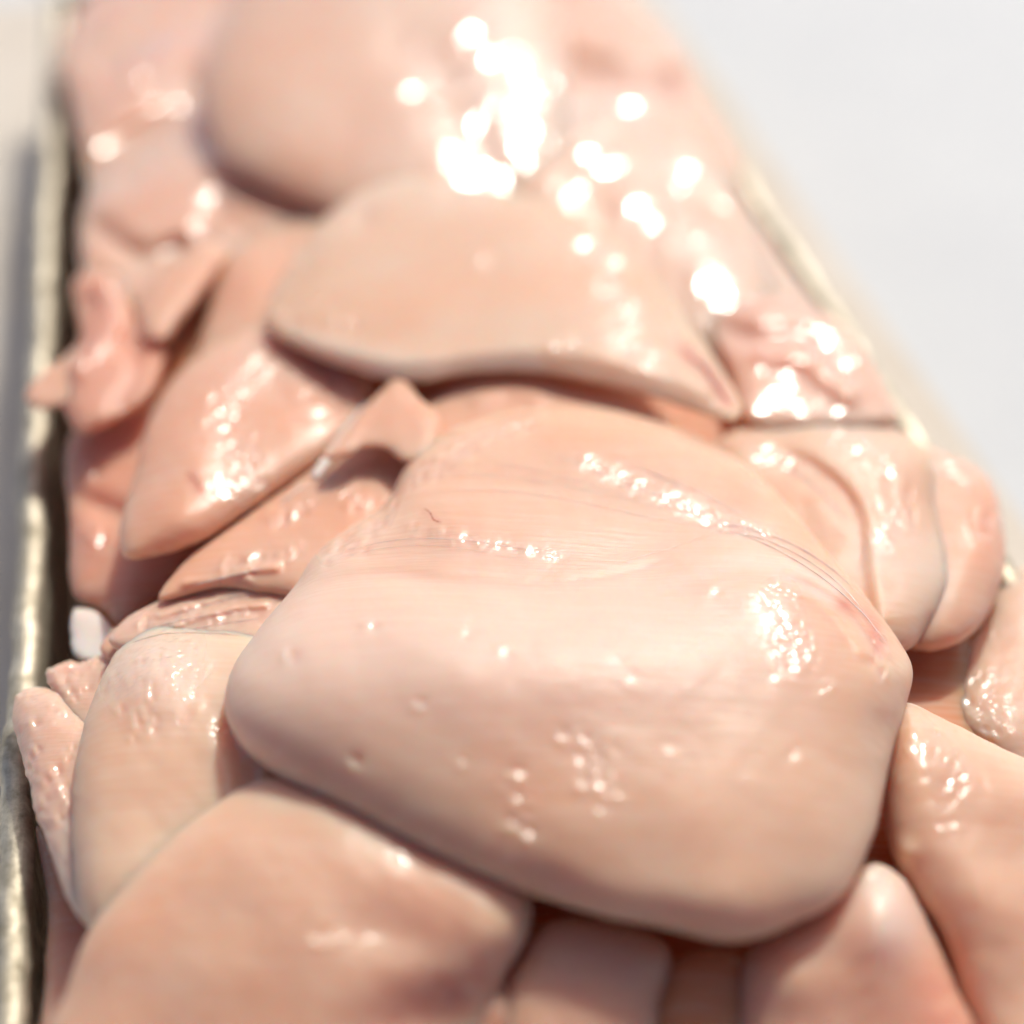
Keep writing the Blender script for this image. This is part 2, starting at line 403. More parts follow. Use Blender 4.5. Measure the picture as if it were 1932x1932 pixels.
# ------------------------------------------------------------------ the pieces of meat
SURF = {}
def piece(key, name, pts, z0, T, R, mat, label=None, cat='chicken', sx=0., sy=0., c=None, Tb=None, ops=(), tint=(),
          wav=.5, wob=1.5, seed=None, n=380, rings=84, parent=None, group=None, anchor=None):
    """A closed lump: its rim runs along the outline lying on a tilted plane, the upper side swells by T mm,
    the under side by Tb mm; ops raise or lower it (mm), tint colours it."""
    z0 = -.006 + .62 * (z0 + .006); T *= .62; Tb = None if Tb is None else Tb
    seed = sum(map(ord, key)) * 7 if seed is None else seed
    rng = np.random.default_rng(seed)
    O = spline(pts, n)
    ctrl = np.array([p[:2] for p in pts], float)
    Rc = np.array([p[2] if len(p) > 2 else R for p in pts], float)
    C = O.mean(0) if c is None else np.array(c, float)
    d = O - C; L = np.linalg.norm(d, axis=1)
    th = np.linspace(0, 2 * math.pi, n, endpoint=False)
    w = sum(np.sin(k * th + rng.uniform(0, 6.3)) / k ** .5 for k in (5, 9, 14, 23, 37, 52))
    O = C + d * (1 + wob * w / L)[:, None]
    ang = np.unwrap(np.arctan2(*(O - C).T[::-1]))
    da = np.diff(ang) * np.sign(ang[-1] - ang[0])
    if da.min() < -0.002:
        i = int(da.argmin()); print('NOT STAR', key, round(float(da.min()), 3), O[i].round())
    A = anchor if anchor is not None else C
    s = np.linspace(0, 1, rings + 1)[1:]
    rr = 1 - (1 - s) ** 2
    seg = np.linalg.norm(np.roll(O, -1, 0) - np.roll(O, 1, 0), axis=1) / 2
    def hfun(u, v):
        sh = u.shape; u = u.ravel(); v = v.ravel(); D = np.empty(len(u)); RR = np.empty(len(u))
        for i in range(0, len(u), 4000):
            dx = u[i:i + 4000, None] - O[None, :, 0]; dy = v[i:i + 4000, None] - O[None, :, 1]
            r2 = dx * dx + dy * dy + .01
            D[i:i + 4000] = ((seg / r2 ** 2).sum(1) / (math.pi / 2)) ** (-1 / 3)
            cx = u[i:i + 4000, None] - ctrl[None, :, 0]; cy = v[i:i + 4000, None] - ctrl[None, :, 1]
            ww = 1 / (cx * cx + cy * cy + 400) ** 1.5
            RR[i:i + 4000] = (ww * Rc).sum(1) / ww.sum(1)
        D = np.maximum(D - .12, 0)
        pr = np.sqrt(1 - np.exp(-2 * D / RR))
        fade = 1 - np.exp(-D / 22)
        h = T * pr
        e = np.zeros_like(h)
        for op in ops:
            if op[0] == 'g':
                _, x, y, a, b_, an, amp = op
                ca, sa = math.cos(math.radians(an)), math.sin(math.radians(an))
                p = (u - x) * ca + (v - y) * sa; q = -(u - x) * sa + (v - y) * ca
                e += amp * np.exp(-(p / a) ** 2 - (q / b_) ** 2)
            elif op[0] == 'r':
                dd, sd_, pp = pl_dist(u, v, op[1])
                wd = op[2]
                e += op[3] * np.exp(-(dd / wd) ** 2)
            elif op[0] == 's':                      # a step down on the left of the line, dying away over op[4] px
                dd, sd_, pp = pl_dist(u, v, op[1])
                x = dd * sd_
                e += op[3] * .5 * (1 + np.tanh(x / op[2])) * np.exp(-np.maximum(dd, 0) / op[4]) * np.clip(pp * 8, 0, 1) * np.clip((1 - pp) * 8, 0, 1)
        g2 = np.random.default_rng(seed + 1)
        e += wav * waves(u, v, g2, 130, 320) + wav * .22 * waves(u, v, g2, 35, 90)
        h = h + .85 * e * fade
        return (h * .001).reshape(sh)
    base_h = hfun
    lumps = []  # small lumps tilted to mirror the sun into the camera, shaping the glints
    for ch, line, wd, amt in WET_GLINTS.get(key, []):
        far = min(p[1] for p in line) < 480
        ln = sum(math.dist(a, b_) for a, b_ in zip(line, line[1:]))
        K = int(2 + (ln / 26 + wd / 9) * (1.5 if far else 2.1))
        q = np.array(line * 2, float) if len(line) == 1 else spline(line, 200, False)
        for _ in range(K):
            x, y = q[rng.integers(len(q))] + rng.normal(0, wd * (.75 if far else .55), 2)
            lw = rng.uniform(13, 26) if min(p[1] for p in line) < 120 else rng.uniform(11, 20) if far else rng.uniform(7, 13)
            x, y = np.array([x]), np.array([y]); e_ = 2.0
            p0 = plane_t(x, y, z0, sx, sy, A); h0 = base_h(x, y); t0 = p0 - h0
            r0 = ray(x, y)[0]; vd = -r0 / np.linalg.norm(r0); H = vd + np.array(sv); H /= np.linalg.norm(H)
            hd = -RIGHT / FPX * 0 + H
            tu = -t0 * (H @ (RIGHT / FPX)) / (H @ r0); tv = -t0 * (H @ (-UPV / FPX)) / (H @ r0)
            du = (plane_t(x + e_, y, z0, sx, sy, A) - plane_t(x - e_, y, z0, sx, sy, A)) / (2 * e_) - tu - (base_h(x + e_, y) - base_h(x - e_, y)) / (2 * e_)
            dv = (plane_t(x, y + e_, z0, sx, sy, A) - plane_t(x, y - e_, z0, sx, sy, A)) / (2 * e_) - tv - (base_h(x, y + e_) - base_h(x, y - e_)) / (2 * e_)
            m = math.hypot(du[0], dv[0]); cap = (.0028 if far else .0008 if key in ('p14a', 'p14b', 'p13', 's2', 'p20') else .0009 if wd == 7 else .0024) / lw
            k = rng.uniform(.75, 1.05) * min(1, cap / max(m, 1e-12))
            lumps.append((x[0], y[0], du[0] * k, dv[0] * k, lw))
    if lumps:
        LU = np.array(lumps)
        def hfun(u, v):
            g = np.zeros(u.shape); W_ = np.zeros(u.shape)
            for x, y, a, b_, wd in LU:
                w_ = np.exp(-((u - x) ** 2 + (v - y) ** 2) / wd ** 2)
                g += w_ * (a * (u - x) + b_ * (v - y)); W_ += w_
            return base_h(u, v) + g / np.maximum(1, W_)
    P = C + (O - C)[None] * rr[:, None, None]                # rings x n x 2
    u, v = P[..., 0], P[..., 1]
    h = hfun(u, v); h[-1] = 0
    hc = hfun(np.array([C[0]]), np.array([C[1]]))
    t = plane_t(u, v, z0, sx, sy, A) - h
    front = CAM + ray(u, v) * t[..., None]
    pc = CAM + ray(C[0], C[1]) * (plane_t(C[0], C[1], z0, sx, sy, A) - hc[0])
    Tb = (.6 * T if Tb is None else Tb) * .001
    rb = 1 - (1 - np.linspace(0, 1, 13)[1:-1]) ** 2
    Pb = C + (O - C)[None] * rb[:, None, None]
    hb = Tb * np.sqrt(np.clip(1 - rb ** 2, 0, 1))[:, None] * np.ones(n)[None]
    tb = plane_t(Pb[..., 0], Pb[..., 1], z0, sx, sy, A) + hb
    back = CAM + ray(Pb[..., 0], Pb[..., 1]) * tb[..., None]
    pb = CAM + ray(C[0], C[1]) * (plane_t(C[0], C[1], z0, sx, sy, A) + Tb)
    V = np.vstack([pc[None], front.reshape(-1, 3), back.reshape(-1, 3), pb[None]])
    F = []
    j = np.arange(n); j2 = (j + 1) % n
    F += np.c_[np.zeros(n, int), 1 + j2, 1 + j].tolist()
    for k in range(rings - 1):
        a = 1 + k * n
        F += np.c_[a + j, a + j2, a + n + j2, a + n + j].tolist()
    rim = 1 + (rings - 1) * n; b0 = 1 + rings * n; nb = len(rb)
    seq = [rim] + [b0 + k * n for k in range(nb - 1, -1, -1)]
    for a, b_ in zip(seq[:-1], seq[1:]):
        F += np.c_[a + j, a + j2, b_ + j2, b_ + j].tolist()
    last = len(V) - 1
    F += np.c_[np.full(n, last), b0 + j, b0 + j2].tolist()
    # make the faces look outwards (pixel y runs down)
    if ang[-1] < ang[0]:
        F = [f[::-1] for f in F]
    F = [f[::-1] for f in F] if False else F
    loc = V.mean(0); loc[2] = V[:, 2].min()
    o = link(name, V, F, mat, parent, loc)
    smooth(o)
    tc = np.zeros((len(V), 4)); tc[:, 3] = 1
    uu = np.r_[C[0], u.ravel(), Pb[..., 0].ravel(), C[0]]; vv = np.r_[C[1], v.ravel(), Pb[..., 1].ravel(), C[1]]
    nz = .75 + .25 * waves(uu, vv, np.random.default_rng(seed + 5), 18, 70)
    for ch, line, wd, amt in list(tint) + WET_GLINTS.get(key, []):
        dd, _, _ = pl_dist(uu, vv, line)
        k = {'red': 0, 'white': 1, 'wet': 2}[ch]
        tc[:, k] = np.clip(np.maximum(tc[:, k], amt * np.exp(-(dd / wd) ** 2) * (np.clip(nz, .2, 1.2) if ch == 'red' else .85)), 0, 1)
    ca = o.data.color_attributes.new('tint', 'FLOAT_COLOR', 'POINT')
    ca.data.foreach_set('color', tc.ravel())
    if label:
        tag(o, label, cat, group or {'chicken_breast': 'chicken breasts heaped in the tray', 'chicken_strip': 'chicken strips and scraps along the tray edges', 'chicken_piece': 'shade coloured chicken pieces deep in the heap', 'chicken_sheet': 'thin wet sheets of chicken meat'}.get(name))
    SURF[key] = (o, lambda x, y: CAM + ray(x, y) * (plane_t(np.asarray(x, float), np.asarray(y, float), z0, sx, sy, A)
                                                  - hfun(np.asarray(x, float), np.asarray(y, float)))[..., None])
    return o

def strand(key, name, pts, rad, mat, n=60, sink=.3, seed=0):
    """a thin fibre lying on a piece, part of that piece"""
    par, f = SURF[key]
    q = spline(pts, n, False)
    P = f(q[:, 0], q[:, 1])
    rng = np.random.default_rng(seed)
    to = CAM - P; to /= np.linalg.norm(to, axis=1)[:, None]
    tg = np.gradient(P, axis=0); tg /= np.linalg.norm(tg, axis=1)[:, None]
    sd_ = np.cross(tg, to); sd_ /= np.linalg.norm(sd_, axis=1)[:, None]
    nn = np.cross(sd_, tg)
    prof = np.clip(np.sin(np.linspace(0, math.pi, n)) * 2.2, .05, 1) * (1 + .3 * np.sin(np.arange(n) * .7 + rng.uniform(0, 6)))
    V = []; F = []
    for k in range(6):
        a = k * math.pi / 3
        V.append(P + (sd_ * math.cos(a) + nn * (math.sin(a) - sink)) * (rad * .001 * prof)[:, None])
    V = np.stack(V, 1).reshape(-1, 3)
    for i in range(n - 1):
        for k in range(6):
            F.append((i * 6 + k, i * 6 + (k + 1) % 6, i * 6 + 6 + (k + 1) % 6, i * 6 + 6 + k))
    o = link(name, V, F, mat, par, V.mean(0))
    smooth(o)
    return o

exec_pieces = True
WET_GLINTS = {
    'p2a': [('wet', [(300, 105), (320, 150)], 24, .9), ('wet', [(345, 205)], 14, 1), ('wet', [(160, 60)], 20, .8), ('wet', [(420, 150), (440, 60)], 20, .7)],
    'p2b': [('wet', [(375, 385), (412, 372)], 14, 1), ('wet', [(380, 430)], 12, .9), ('wet', [(345, 270)], 12, 1), ('wet', [(240, 330)], 14, .7)],
    'p10': [('wet', [(175, 1000), (185, 1020)], 14, 1), ('wet', [(180, 890)], 13, .7)],
    'p1': [('wet', [(940, 40), (900, 110), (990, 150), (930, 210), (940, 290)], 60, 1), ('wet', [(790, 100), (830, 160)], 30, .8)],
    'p4a': [('wet', [(1030, 240), (1080, 200), (1220, 205)], 28, .8), ('wet', [(1210, 400), (1290, 450), (1340, 490), (1370, 545)], 34, 1), ('wet', [(1100, 260), (1140, 300)], 26, .8), ('wet', [(1265, 300), (1285, 370)], 22, .8)],
    'p4b': [('wet', [(1560, 650), (1585, 675)], 28, 1), ('wet', [(1445, 680), (1465, 715)], 16, .9)],
    'p3': [('wet', [(1110, 462), (1150, 500), (1145, 545), (1185, 590), (1170, 640), (1215, 685)], 26, 1), ('wet', [(545, 500), (518, 555)], 12, .9), ('wet', [(515, 598), (545, 606)], 8, .9), ('wet', [(830, 325), (860, 345)], 18, .9), ('wet', [(625, 609), (680, 609)], 5, 1), ('wet', [(1040, 652), (1085, 652)], 5, 1), ('wet', [(650, 375), (700, 400)], 14, .6), ('wet', [(900, 490), (930, 500)], 10, .7)],
    'p5a': [('wet', [(1420, 850), (1480, 872)], 20, 1), ('wet', [(1580, 820), (1650, 860), (1690, 920), (1690, 990)], 34, 1), ('wet', [(1650, 1010), (1670, 1030)], 14, .9)],
    'p5b': [('wet', [(1770, 870), (1820, 890)], 26, 1), ('wet', [(1850, 1000), (1880, 985)], 28, 1)],
    'p7': [('wet', [(490, 680), (430, 750), (415, 800), (460, 880), (430, 920)], 42, 1), ('wet', [(560, 740), (600, 790)], 40, .5)],
    'm': [('wet', [(545, 1240)], 7, .6), ('wet', [(700, 1180)], 7, .6), ('wet', [(950, 1230)], 7, .6), ('wet', [(790, 1330)], 7, .6), ('wet', [(1160, 1250)], 7, .6), ('wet', [(1190, 1285)], 7, .6), ('wet', [(670, 1440)], 7, .6), ('wet', [(870, 1440)], 7, .6), ('wet', [(1060, 1390)], 7, .6), ('wet', [(1260, 1420)], 7, .6), ('wet', [(1460, 1280)], 7, .6), ('wet', [(1350, 1115)], 7, .6), ('wet', [(880, 1190)], 7, .6), ('wet', [(1500, 1430)], 7, .6), ('wet', [(775, 905), (860, 860), (900, 828), (1000, 790)], 20, .9), ('wet', [(1290, 815), (1380, 850), (1450, 905)], 16, 1), ('wet', [(740, 920), (710, 990), (620, 1045)], 24, .9), ('wet', [(1100, 870), (1280, 950), (1340, 980), (1450, 1005)], 16, 1), ('wet', [(780, 1000), (900, 1020), (1050, 1050)], 9, .8), ('wet', [(1470, 1130), (1500, 1240)], 40, 1), ('wet', [(1110, 1410), (1140, 1510)], 40, .8), ('wet', [(970, 1480), (990, 1575)], 26, .8), ('wet', [(1560, 1300)], 20, .8), ('wet', [(1660, 1210), (1665, 1280)], 14, .9)],
    'p19': [('wet', [(1710, 1370), (1760, 1420), (1820, 1480)], 38, 1), ('wet', [(1770, 1540), (1800, 1570)], 30, .6)],
    'p13': [('wet', [(330, 1225), (250, 1290), (310, 1330)], 60, .9), ('wet', [(410, 1375), (465, 1450), (450, 1490)], 18, 1)],
    'p15': [('wet', [(745, 1600), (760, 1620)], 14, 1), ('wet', [(560, 1775), (710, 1770)], 16, .7)],
    's1': [('wet', [(580, 950), (520, 985)], 16, 1), ('wet', [(650, 930), (690, 950)], 14, .9), ('wet', [(430, 1065), (560, 1040)], 20, .8)],
    's2': [('wet', [(260, 1180), (400, 1150), (530, 1110)], 45, 1)],
    'p14b': [('wet', [(80, 1340), (70, 1450), (150, 1560)], 60, 1)],
    'p14a': [('wet', [(110, 1270), (200, 1280)], 40, 1)],
    'p20': [('wet', [(1820, 1240), (1850, 1350)], 60, .8)],
    'p9': [('wet', [(210, 540), (215, 610), (160, 690)], 16, .8)],
    'p18': [('wet', [(1640, 1640), (1680, 1700)], 26, .7)],
}
# --- buried pieces that fill the tray below what shows
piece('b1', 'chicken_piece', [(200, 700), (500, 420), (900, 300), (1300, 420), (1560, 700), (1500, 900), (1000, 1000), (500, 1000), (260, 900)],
      -.030, 10, 120, M_gapshade, 'shade coloured chicken piece buried mid heap, glimpsed in the gaps under the flat pale breast', n=160, rings=30)
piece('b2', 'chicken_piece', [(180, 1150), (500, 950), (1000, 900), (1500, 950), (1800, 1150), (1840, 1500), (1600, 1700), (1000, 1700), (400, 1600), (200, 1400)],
      -.036, 8, 120, M_gapshade, 'shade coloured chicken piece lying deep under the big front breast', n=160, rings=30)
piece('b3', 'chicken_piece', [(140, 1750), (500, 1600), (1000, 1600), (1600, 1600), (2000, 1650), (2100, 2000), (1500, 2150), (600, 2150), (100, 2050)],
      -.050, 8, 120, M_gapshade, 'deepest shade coloured piece along the bottom edge of the picture, in the dark gap', sy=.1, n=160, rings=30)
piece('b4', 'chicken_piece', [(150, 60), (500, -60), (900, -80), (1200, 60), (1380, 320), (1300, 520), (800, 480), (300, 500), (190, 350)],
      -.044, 8, 120, M_gapshade, 'shade coloured piece underneath the blurred pieces at the far end of the tray', n=160, rings=30)

# --- far end
piece('p2a', 'chicken_breast', [(110, 80), (200, -40), (420, -120), (560, -60), (560, 200), (450, 330), (300, 420), (190, 400), (158, 310), (132, 200)],
      -.019, 16, 110, M_farpink, 'blurred pink chicken breast in the far left corner of the tray, lavender sheen on top',
      ops=[('r', [(130, 330), (260, 250), (370, 180)], 34, -8), ('r', [(200, 120), (300, 60), (420, 20)], 30, -6), ('r', [(170, 280), (240, 220), (330, 190)], 26, 4), ('g', 300, 110, 120, 60, -30, 4)], wav=1.3)
piece('p2b', 'chicken_breast', [(165, 370), (240, 300), (360, 270), (500, 330), (640, 400), (620, 470), (480, 510), (400, 540), (300, 580), (200, 590), (152, 500)],
      -.013, 14, 80, M_farpink, 'pink chicken breast at the left wall in front of the far corner piece',
      ops=[('r', [(180, 430), (260, 480), (330, 470)], 26, -6), ('r', [(200, 520), (300, 500), (380, 450)], 24, -5), ('r', [(400, 400), (470, 430), (560, 430)], 26, -4), ('g', 260, 360, 90, 40, -20, 3)], wav=1.3)
piece('p1', 'chicken_breast', [(420, 20), (520, -140), (760, -200), (980, -120), (1060, 20), (1075, 160), (1060, 300), (960, 400), (760, 420), (640, 415), (580, 392), (500, 355), (425, 305), (388, 230), (380, 140)],
      0.007, 28, 200, M_farpale, 'big smooth domed chicken breast at the far end with the brightest glare on it', c=(720, 160), sy=.12, sx=-.03,
      ops=[('g', 940, 80, 110, 120, 0, 2), ('r', [(770, 90), (860, 200), (920, 330)], 50, -3)], tint=[('red', [(780, 230), (700, 300)], 90, .10)])
piece('p4c', 'chicken_breast', [(960, 40), (1060, -60), (1200, 10), (1280, 90), (1340, 200), (1400, 330), (1300, 360), (1120, 330), (1000, 200)],
      -.016, 15, 90, M_fartan, 'blurred tan chicken piece at the far right with an orange shaded hollow',
      ops=[('r', [(1040, 115), (1130, 140), (1250, 150)], 34, -10)], tint=[('red', [(1050, 125), (1150, 145), (1250, 150)], 40, .3)], wav=1.3)  # red tint here paints the orange shade of the hollow
piece('p4a', 'chicken_breast', [(900, 330), (980, 220), (1080, 175), (1180, 175), (1270, 205), (1330, 290), (1390, 370), (1480, 520), (1560, 640), (1500, 740), (1400, 720), (1200, 560), (1040, 430)],
      -.010, 16, 90, M_farpale, 'pale breast strung with bright glints, behind the flat one', c=(1230, 400), sy=.06, sx=-.06,
      ops=[('r', [(1230, 220), (1280, 330), (1380, 430)], 34, -4), ('g', 1330, 470, 60, 110, -35, 4), ('r', [(1050, 190), (1100, 290), (1190, 380)], 30, 2)], wav=1.3)
piece('p4d', 'chicken_strip', [(1300, 270), (1345, 285), (1420, 400), (1500, 520), (1580, 640), (1560, 660), (1470, 590), (1390, 480), (1330, 380)],
      -.014, 9, 40, M_farpink, 'narrow pink strip of chicken along the right rim beside the glinting breast', c=(1440, 480), wav=1.3)
piece('p4b', 'chicken_breast', [(1340, 600), (1400, 560), (1470, 555), (1560, 590), (1620, 650), (1670, 730), (1695, 790), (1640, 815), (1500, 820), (1400, 800), (1370, 700)],
      -.012, 16, 55, M_farpink, 'pink orange chicken piece at the right rim with one round cluster of glare', c=(1510, 700),
      ops=[('r', [(1350, 620), (1430, 640), (1520, 640), (1600, 700)], 26, -5), ('r', [(1440, 665), (1530, 680), (1600, 740)], 22, 4)],
      tint=[('red', [(1400, 620), (1500, 630)], 50, .3)], wav=1.3)

# --- left side
piece('p10', 'chicken_breast', [(130, 830), (200, 770), (300, 740), (320, 900), (380, 1030), (350, 1090), (290, 1140), (225, 1182), (190, 1150), (140, 1125), (132, 1000)],
      -.030, 14, 60, M_rose, 'dark pink rounded chicken end squeezed against the left wall below the curled strip',
      ops=[('r', [(140, 935), (200, 960), (250, 980)], 24, -4), ('g', 180, 1010, 30, 40, 0, 2)])
piece('p9', 'chicken_strip', [(138, 535), (165, 512), (205, 512), (240, 555), (262, 610), (310, 650), (290, 740), (240, 785), (150, 815), (125, 780), (112, 690), (150, 640)],
      -.011, 15, 60, M_rose, 'curled rosy chicken strip standing against the left wall', c=(200, 680),
      ops=[('g', 160, 580, 22, 34, 10, -8), ('r', [(200, 525), (228, 580), (200, 640), (150, 690)], 22, 4), ('r', [(240, 640), (260, 700), (230, 760)], 24, -3)])
piece('p9t', 'tail', [(48, 742), (80, 705), (130, 668), (185, 630), (215, 640), (205, 690), (170, 735), (130, 762), (90, 772), (62, 768)],
      -.009, 7, 30, M_thin, c=(130, 715), parent=SURF['p9'][0], ops=[('r', [(100, 700), (180, 640)], 14, 1.5)])
piece('p8', 'chicken_strip', [(395, 452), (335, 485), (285, 535), (258, 590), (268, 640), (305, 650), (352, 595), (405, 525), (432, 478)],
      -.007, 17, 34, M_thin, 'short tan finger of chicken beside the curled strip, pointing down left')
piece('p7b', 'chicken_breast', [(430, 468), (520, 430), (640, 400), (660, 500), (600, 640), (500, 720), (400, 740), (362, 720), (378, 640), (402, 555)],
      -.011, 15, 70, M_pink, 'pink chicken breast tucked behind the flat pale breast on its left', c=(490, 570),
      ops=[('g', 470, 520, 50, 80, 20, 3)])
piece('p7', 'chicken_breast', [(500, 612), (420, 640), (345, 695), (285, 790), (252, 900), (226, 1000), (236, 1052), (290, 1050), (380, 1022), (470, 962), (560, 900), (630, 850), (680, 790), (700, 730), (640, 650), (560, 615)],
      -.004, 17, 95, M_pink, 'tapering pink chicken breast on the left, its point towards the left wall', c=(450, 800), sx=-.03,
      ops=[('r', [(440, 670), (385, 760), (370, 880), (340, 960)], 60, 3.0), ('r', [(590, 660), (640, 760)], 30, -3)], wav=.8,
      tint=[('red', [(360, 900), (380, 925)], 12, .4), ('red', [(580, 700), (650, 760)], 40, .25)])
piece('membrane_', 'membrane', [(588, 900), (612, 856), (655, 798), (694, 758), (690, 790), (655, 838), (622, 874), (600, 902)],
      .000, 2.5, 14, M_fat, c=(642, 830), parent=SURF['p7'][0], n=160, rings=30, wob=2)
piece('s1', 'chicken_sheet', [(300, 1130), (350, 1060), (470, 968), (560, 905), (640, 850), (720, 830), (790, 870), (760, 960), (680, 1060), (600, 1130), (500, 1120), (420, 1110)],
      -.005, 10, 60, M_thin, 'thin tan sheet of meat between the tapering breast and the big front breast', c=(560, 1000),
      ops=[('r', [(520, 1070), (470, 1075), (420, 1092), (350, 1100)], 10, 1.5), ('r', [(620, 860), (580, 900), (540, 930)], 12, 2)])
piece('s2', 'chicken_sheet', [(205, 1210), (240, 1165), (310, 1130), (380, 1100), (450, 1082), (525, 1072), (580, 1095), (560, 1180), (480, 1250), (350, 1240), (260, 1240)],
      -.010, 9, 40, M_thingrain, 'wrinkled glistening tan sheet peeking from under the left end of the big front breast', c=(400, 1160),
      ops=[('r', [(300, 1160), (400, 1130), (500, 1110)], 8, 1.2), ('r', [(330, 1180), (420, 1150), (500, 1140)], 8, 1.2)], wav=.8)
piece('fatbit', 'white_lump', [(140, 1150), (175, 1152), (205, 1175), (225, 1205), (205, 1240), (170, 1250), (140, 1235)],  # white lump filling the gap by the wall
      -.026, 4, 20, M_fat, 'small white lump wedged beside the left tray wall', cat='fat', n=100, rings=24)
piece('p14c', 'chicken_strip', [(190, 1225), (205, 1195), (250, 1170), (290, 1190), (270, 1260), (220, 1260)], -.019, 5, 24, M_thin,
      'small rosy scrap beside the white lump', n=120, rings=30)
piece('p14a', 'chicken_strip', [(86, 1268), (110, 1254), (150, 1247), (195, 1236), (260, 1230), (250, 1340), (170, 1400), (120, 1340), (95, 1300)],
      -.023, 7, 34, M_thingrain, 'grainy translucent scrap over the left wall, the upper of two', wob=4.2, seed=4, c=(170, 1300))
piece('p14b', 'chicken_strip', [(23, 1340), (40, 1308), (75, 1296), (110, 1302), (150, 1350), (230, 1420), (240, 1600), (200, 1760), (140, 1720), (95, 1610), (62, 1510), (38, 1420)],
      -.021, 9, 60, M_thingrain, 'grainy translucent scrap draped over the left rim, the lower and longer of two', wob=4.2, c=(130, 1480), sx=.1)
piece('p14d', 'chicken_strip', [(70, 1560), (110, 1600), (150, 1690), (230, 1700), (260, 1850), (180, 2000), (80, 2020), (85, 1850), (90, 1700)],
      -.040, 9, 50, M_rose, 'dark rosy piece against the left wall in the bottom left corner', c=(160, 1800))
piece('p13', 'chicken_breast', [(235, 1212), (290, 1180), (380, 1182), (470, 1190), (560, 1230), (600, 1420), (560, 1560), (420, 1640), (300, 1730), (180, 1760), (152, 1700), (137, 1600), (140, 1460), (165, 1350), (200, 1260)],
      -.011, 17, 110, M_cream, 'creamy chicken breast on the left, between the grainy scraps and the big front breast', c=(350, 1450), sy=.05,
      ops=[('g', 290, 1290, 70, 80, 0, 2.5), ('r', [(430, 1380), (460, 1440), (470, 1480)], 20, -2)], tint=[('white', [(280, 1260), (340, 1280)], 70, .35)])
piece('p15', 'chicken_breast', [(500, 1470), (390, 1530), (285, 1615), (210, 1690), (165, 1760), (125, 1870), (80, 1990), (120, 2140), (500, 2200), (800, 2100), (900, 1960), (960, 1830), (992, 1775), (1003, 1700), (960, 1640), (800, 1560), (640, 1490)],
      -.0095, 24, 280, M_pale, 'large smooth tan breast filling the bottom left, very close and out of focus', c=(520, 1790), sy=.30, n=360,
      ops=[('g', 950, 1760, 60, 70, 30, 2), ('g', 760, 1760, 120, 60, 20, -2), ('g', 820, 1930, 120, 90, 0, -6)],
      tint=[('red', [(780, 1690), (860, 1800)], 110, .22), ('red', [(760, 1900), (900, 1880)], 80, .55)])

# --- right side
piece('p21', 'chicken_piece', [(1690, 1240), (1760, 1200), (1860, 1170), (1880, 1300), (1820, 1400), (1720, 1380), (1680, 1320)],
      -.045, 6, 40, M_gapshade, 'shade coloured meat in the gap at the right end of the big front breast', n=120, rings=30)
piece('p20', 'chicken_breast', [(1795, 1290), (1810, 1240), (1850, 1180), (1885, 1110), (1930, 1070), (2040, 1060), (2120, 1250), (2080, 1480), (1950, 1480), (1860, 1420), (1795, 1360)],
      -.040, 14, 60, M_grain, 'pale bumpy skinned piece at the right edge of the picture', c=(1930, 1270), wav=1.0)
piece('p5b', 'chicken_breast', [(1700, 850), (1760, 845), (1850, 890), (1875, 920), (1892, 985), (1897, 1050), (1880, 1120), (1850, 1180), (1800, 1218), (1750, 1228), (1700, 1215), (1640, 1100), (1640, 920)],
      -.022, 17, 70, M_pink, 'rounded pink lobe hanging over the right rim, furthest to the right', c=(1760, 1050),
      ops=[('g', 1850, 1020, 50, 80, 0, 2)])
piece('p5a', 'chicken_breast', [(1400, 800), (1500, 778), (1600, 778), (1680, 800), (1755, 860), (1762, 950), (1788, 1050), (1790, 1100), (1760, 1165), (1712, 1228), (1640, 1240), (1520, 1100), (1400, 980), (1340, 860)],
      -.014, 17, 80, M_pale, 'pale leaf shaped breast folded over the right side, scattered with round glints', c=(1600, 990),
      ops=[('s', [(1660, 1230), (1640, 1080), (1625, 960), (1540, 870), (1460, 840)], 9, 3.2, 200), ('g', 1640, 860, 90, 40, 20, 2), ('r', [(1420, 880), (1520, 920), (1600, 1010)], 34, .8)],
      tint=[('white', [(1660, 1060), (1740, 1060)], 70, .3)])

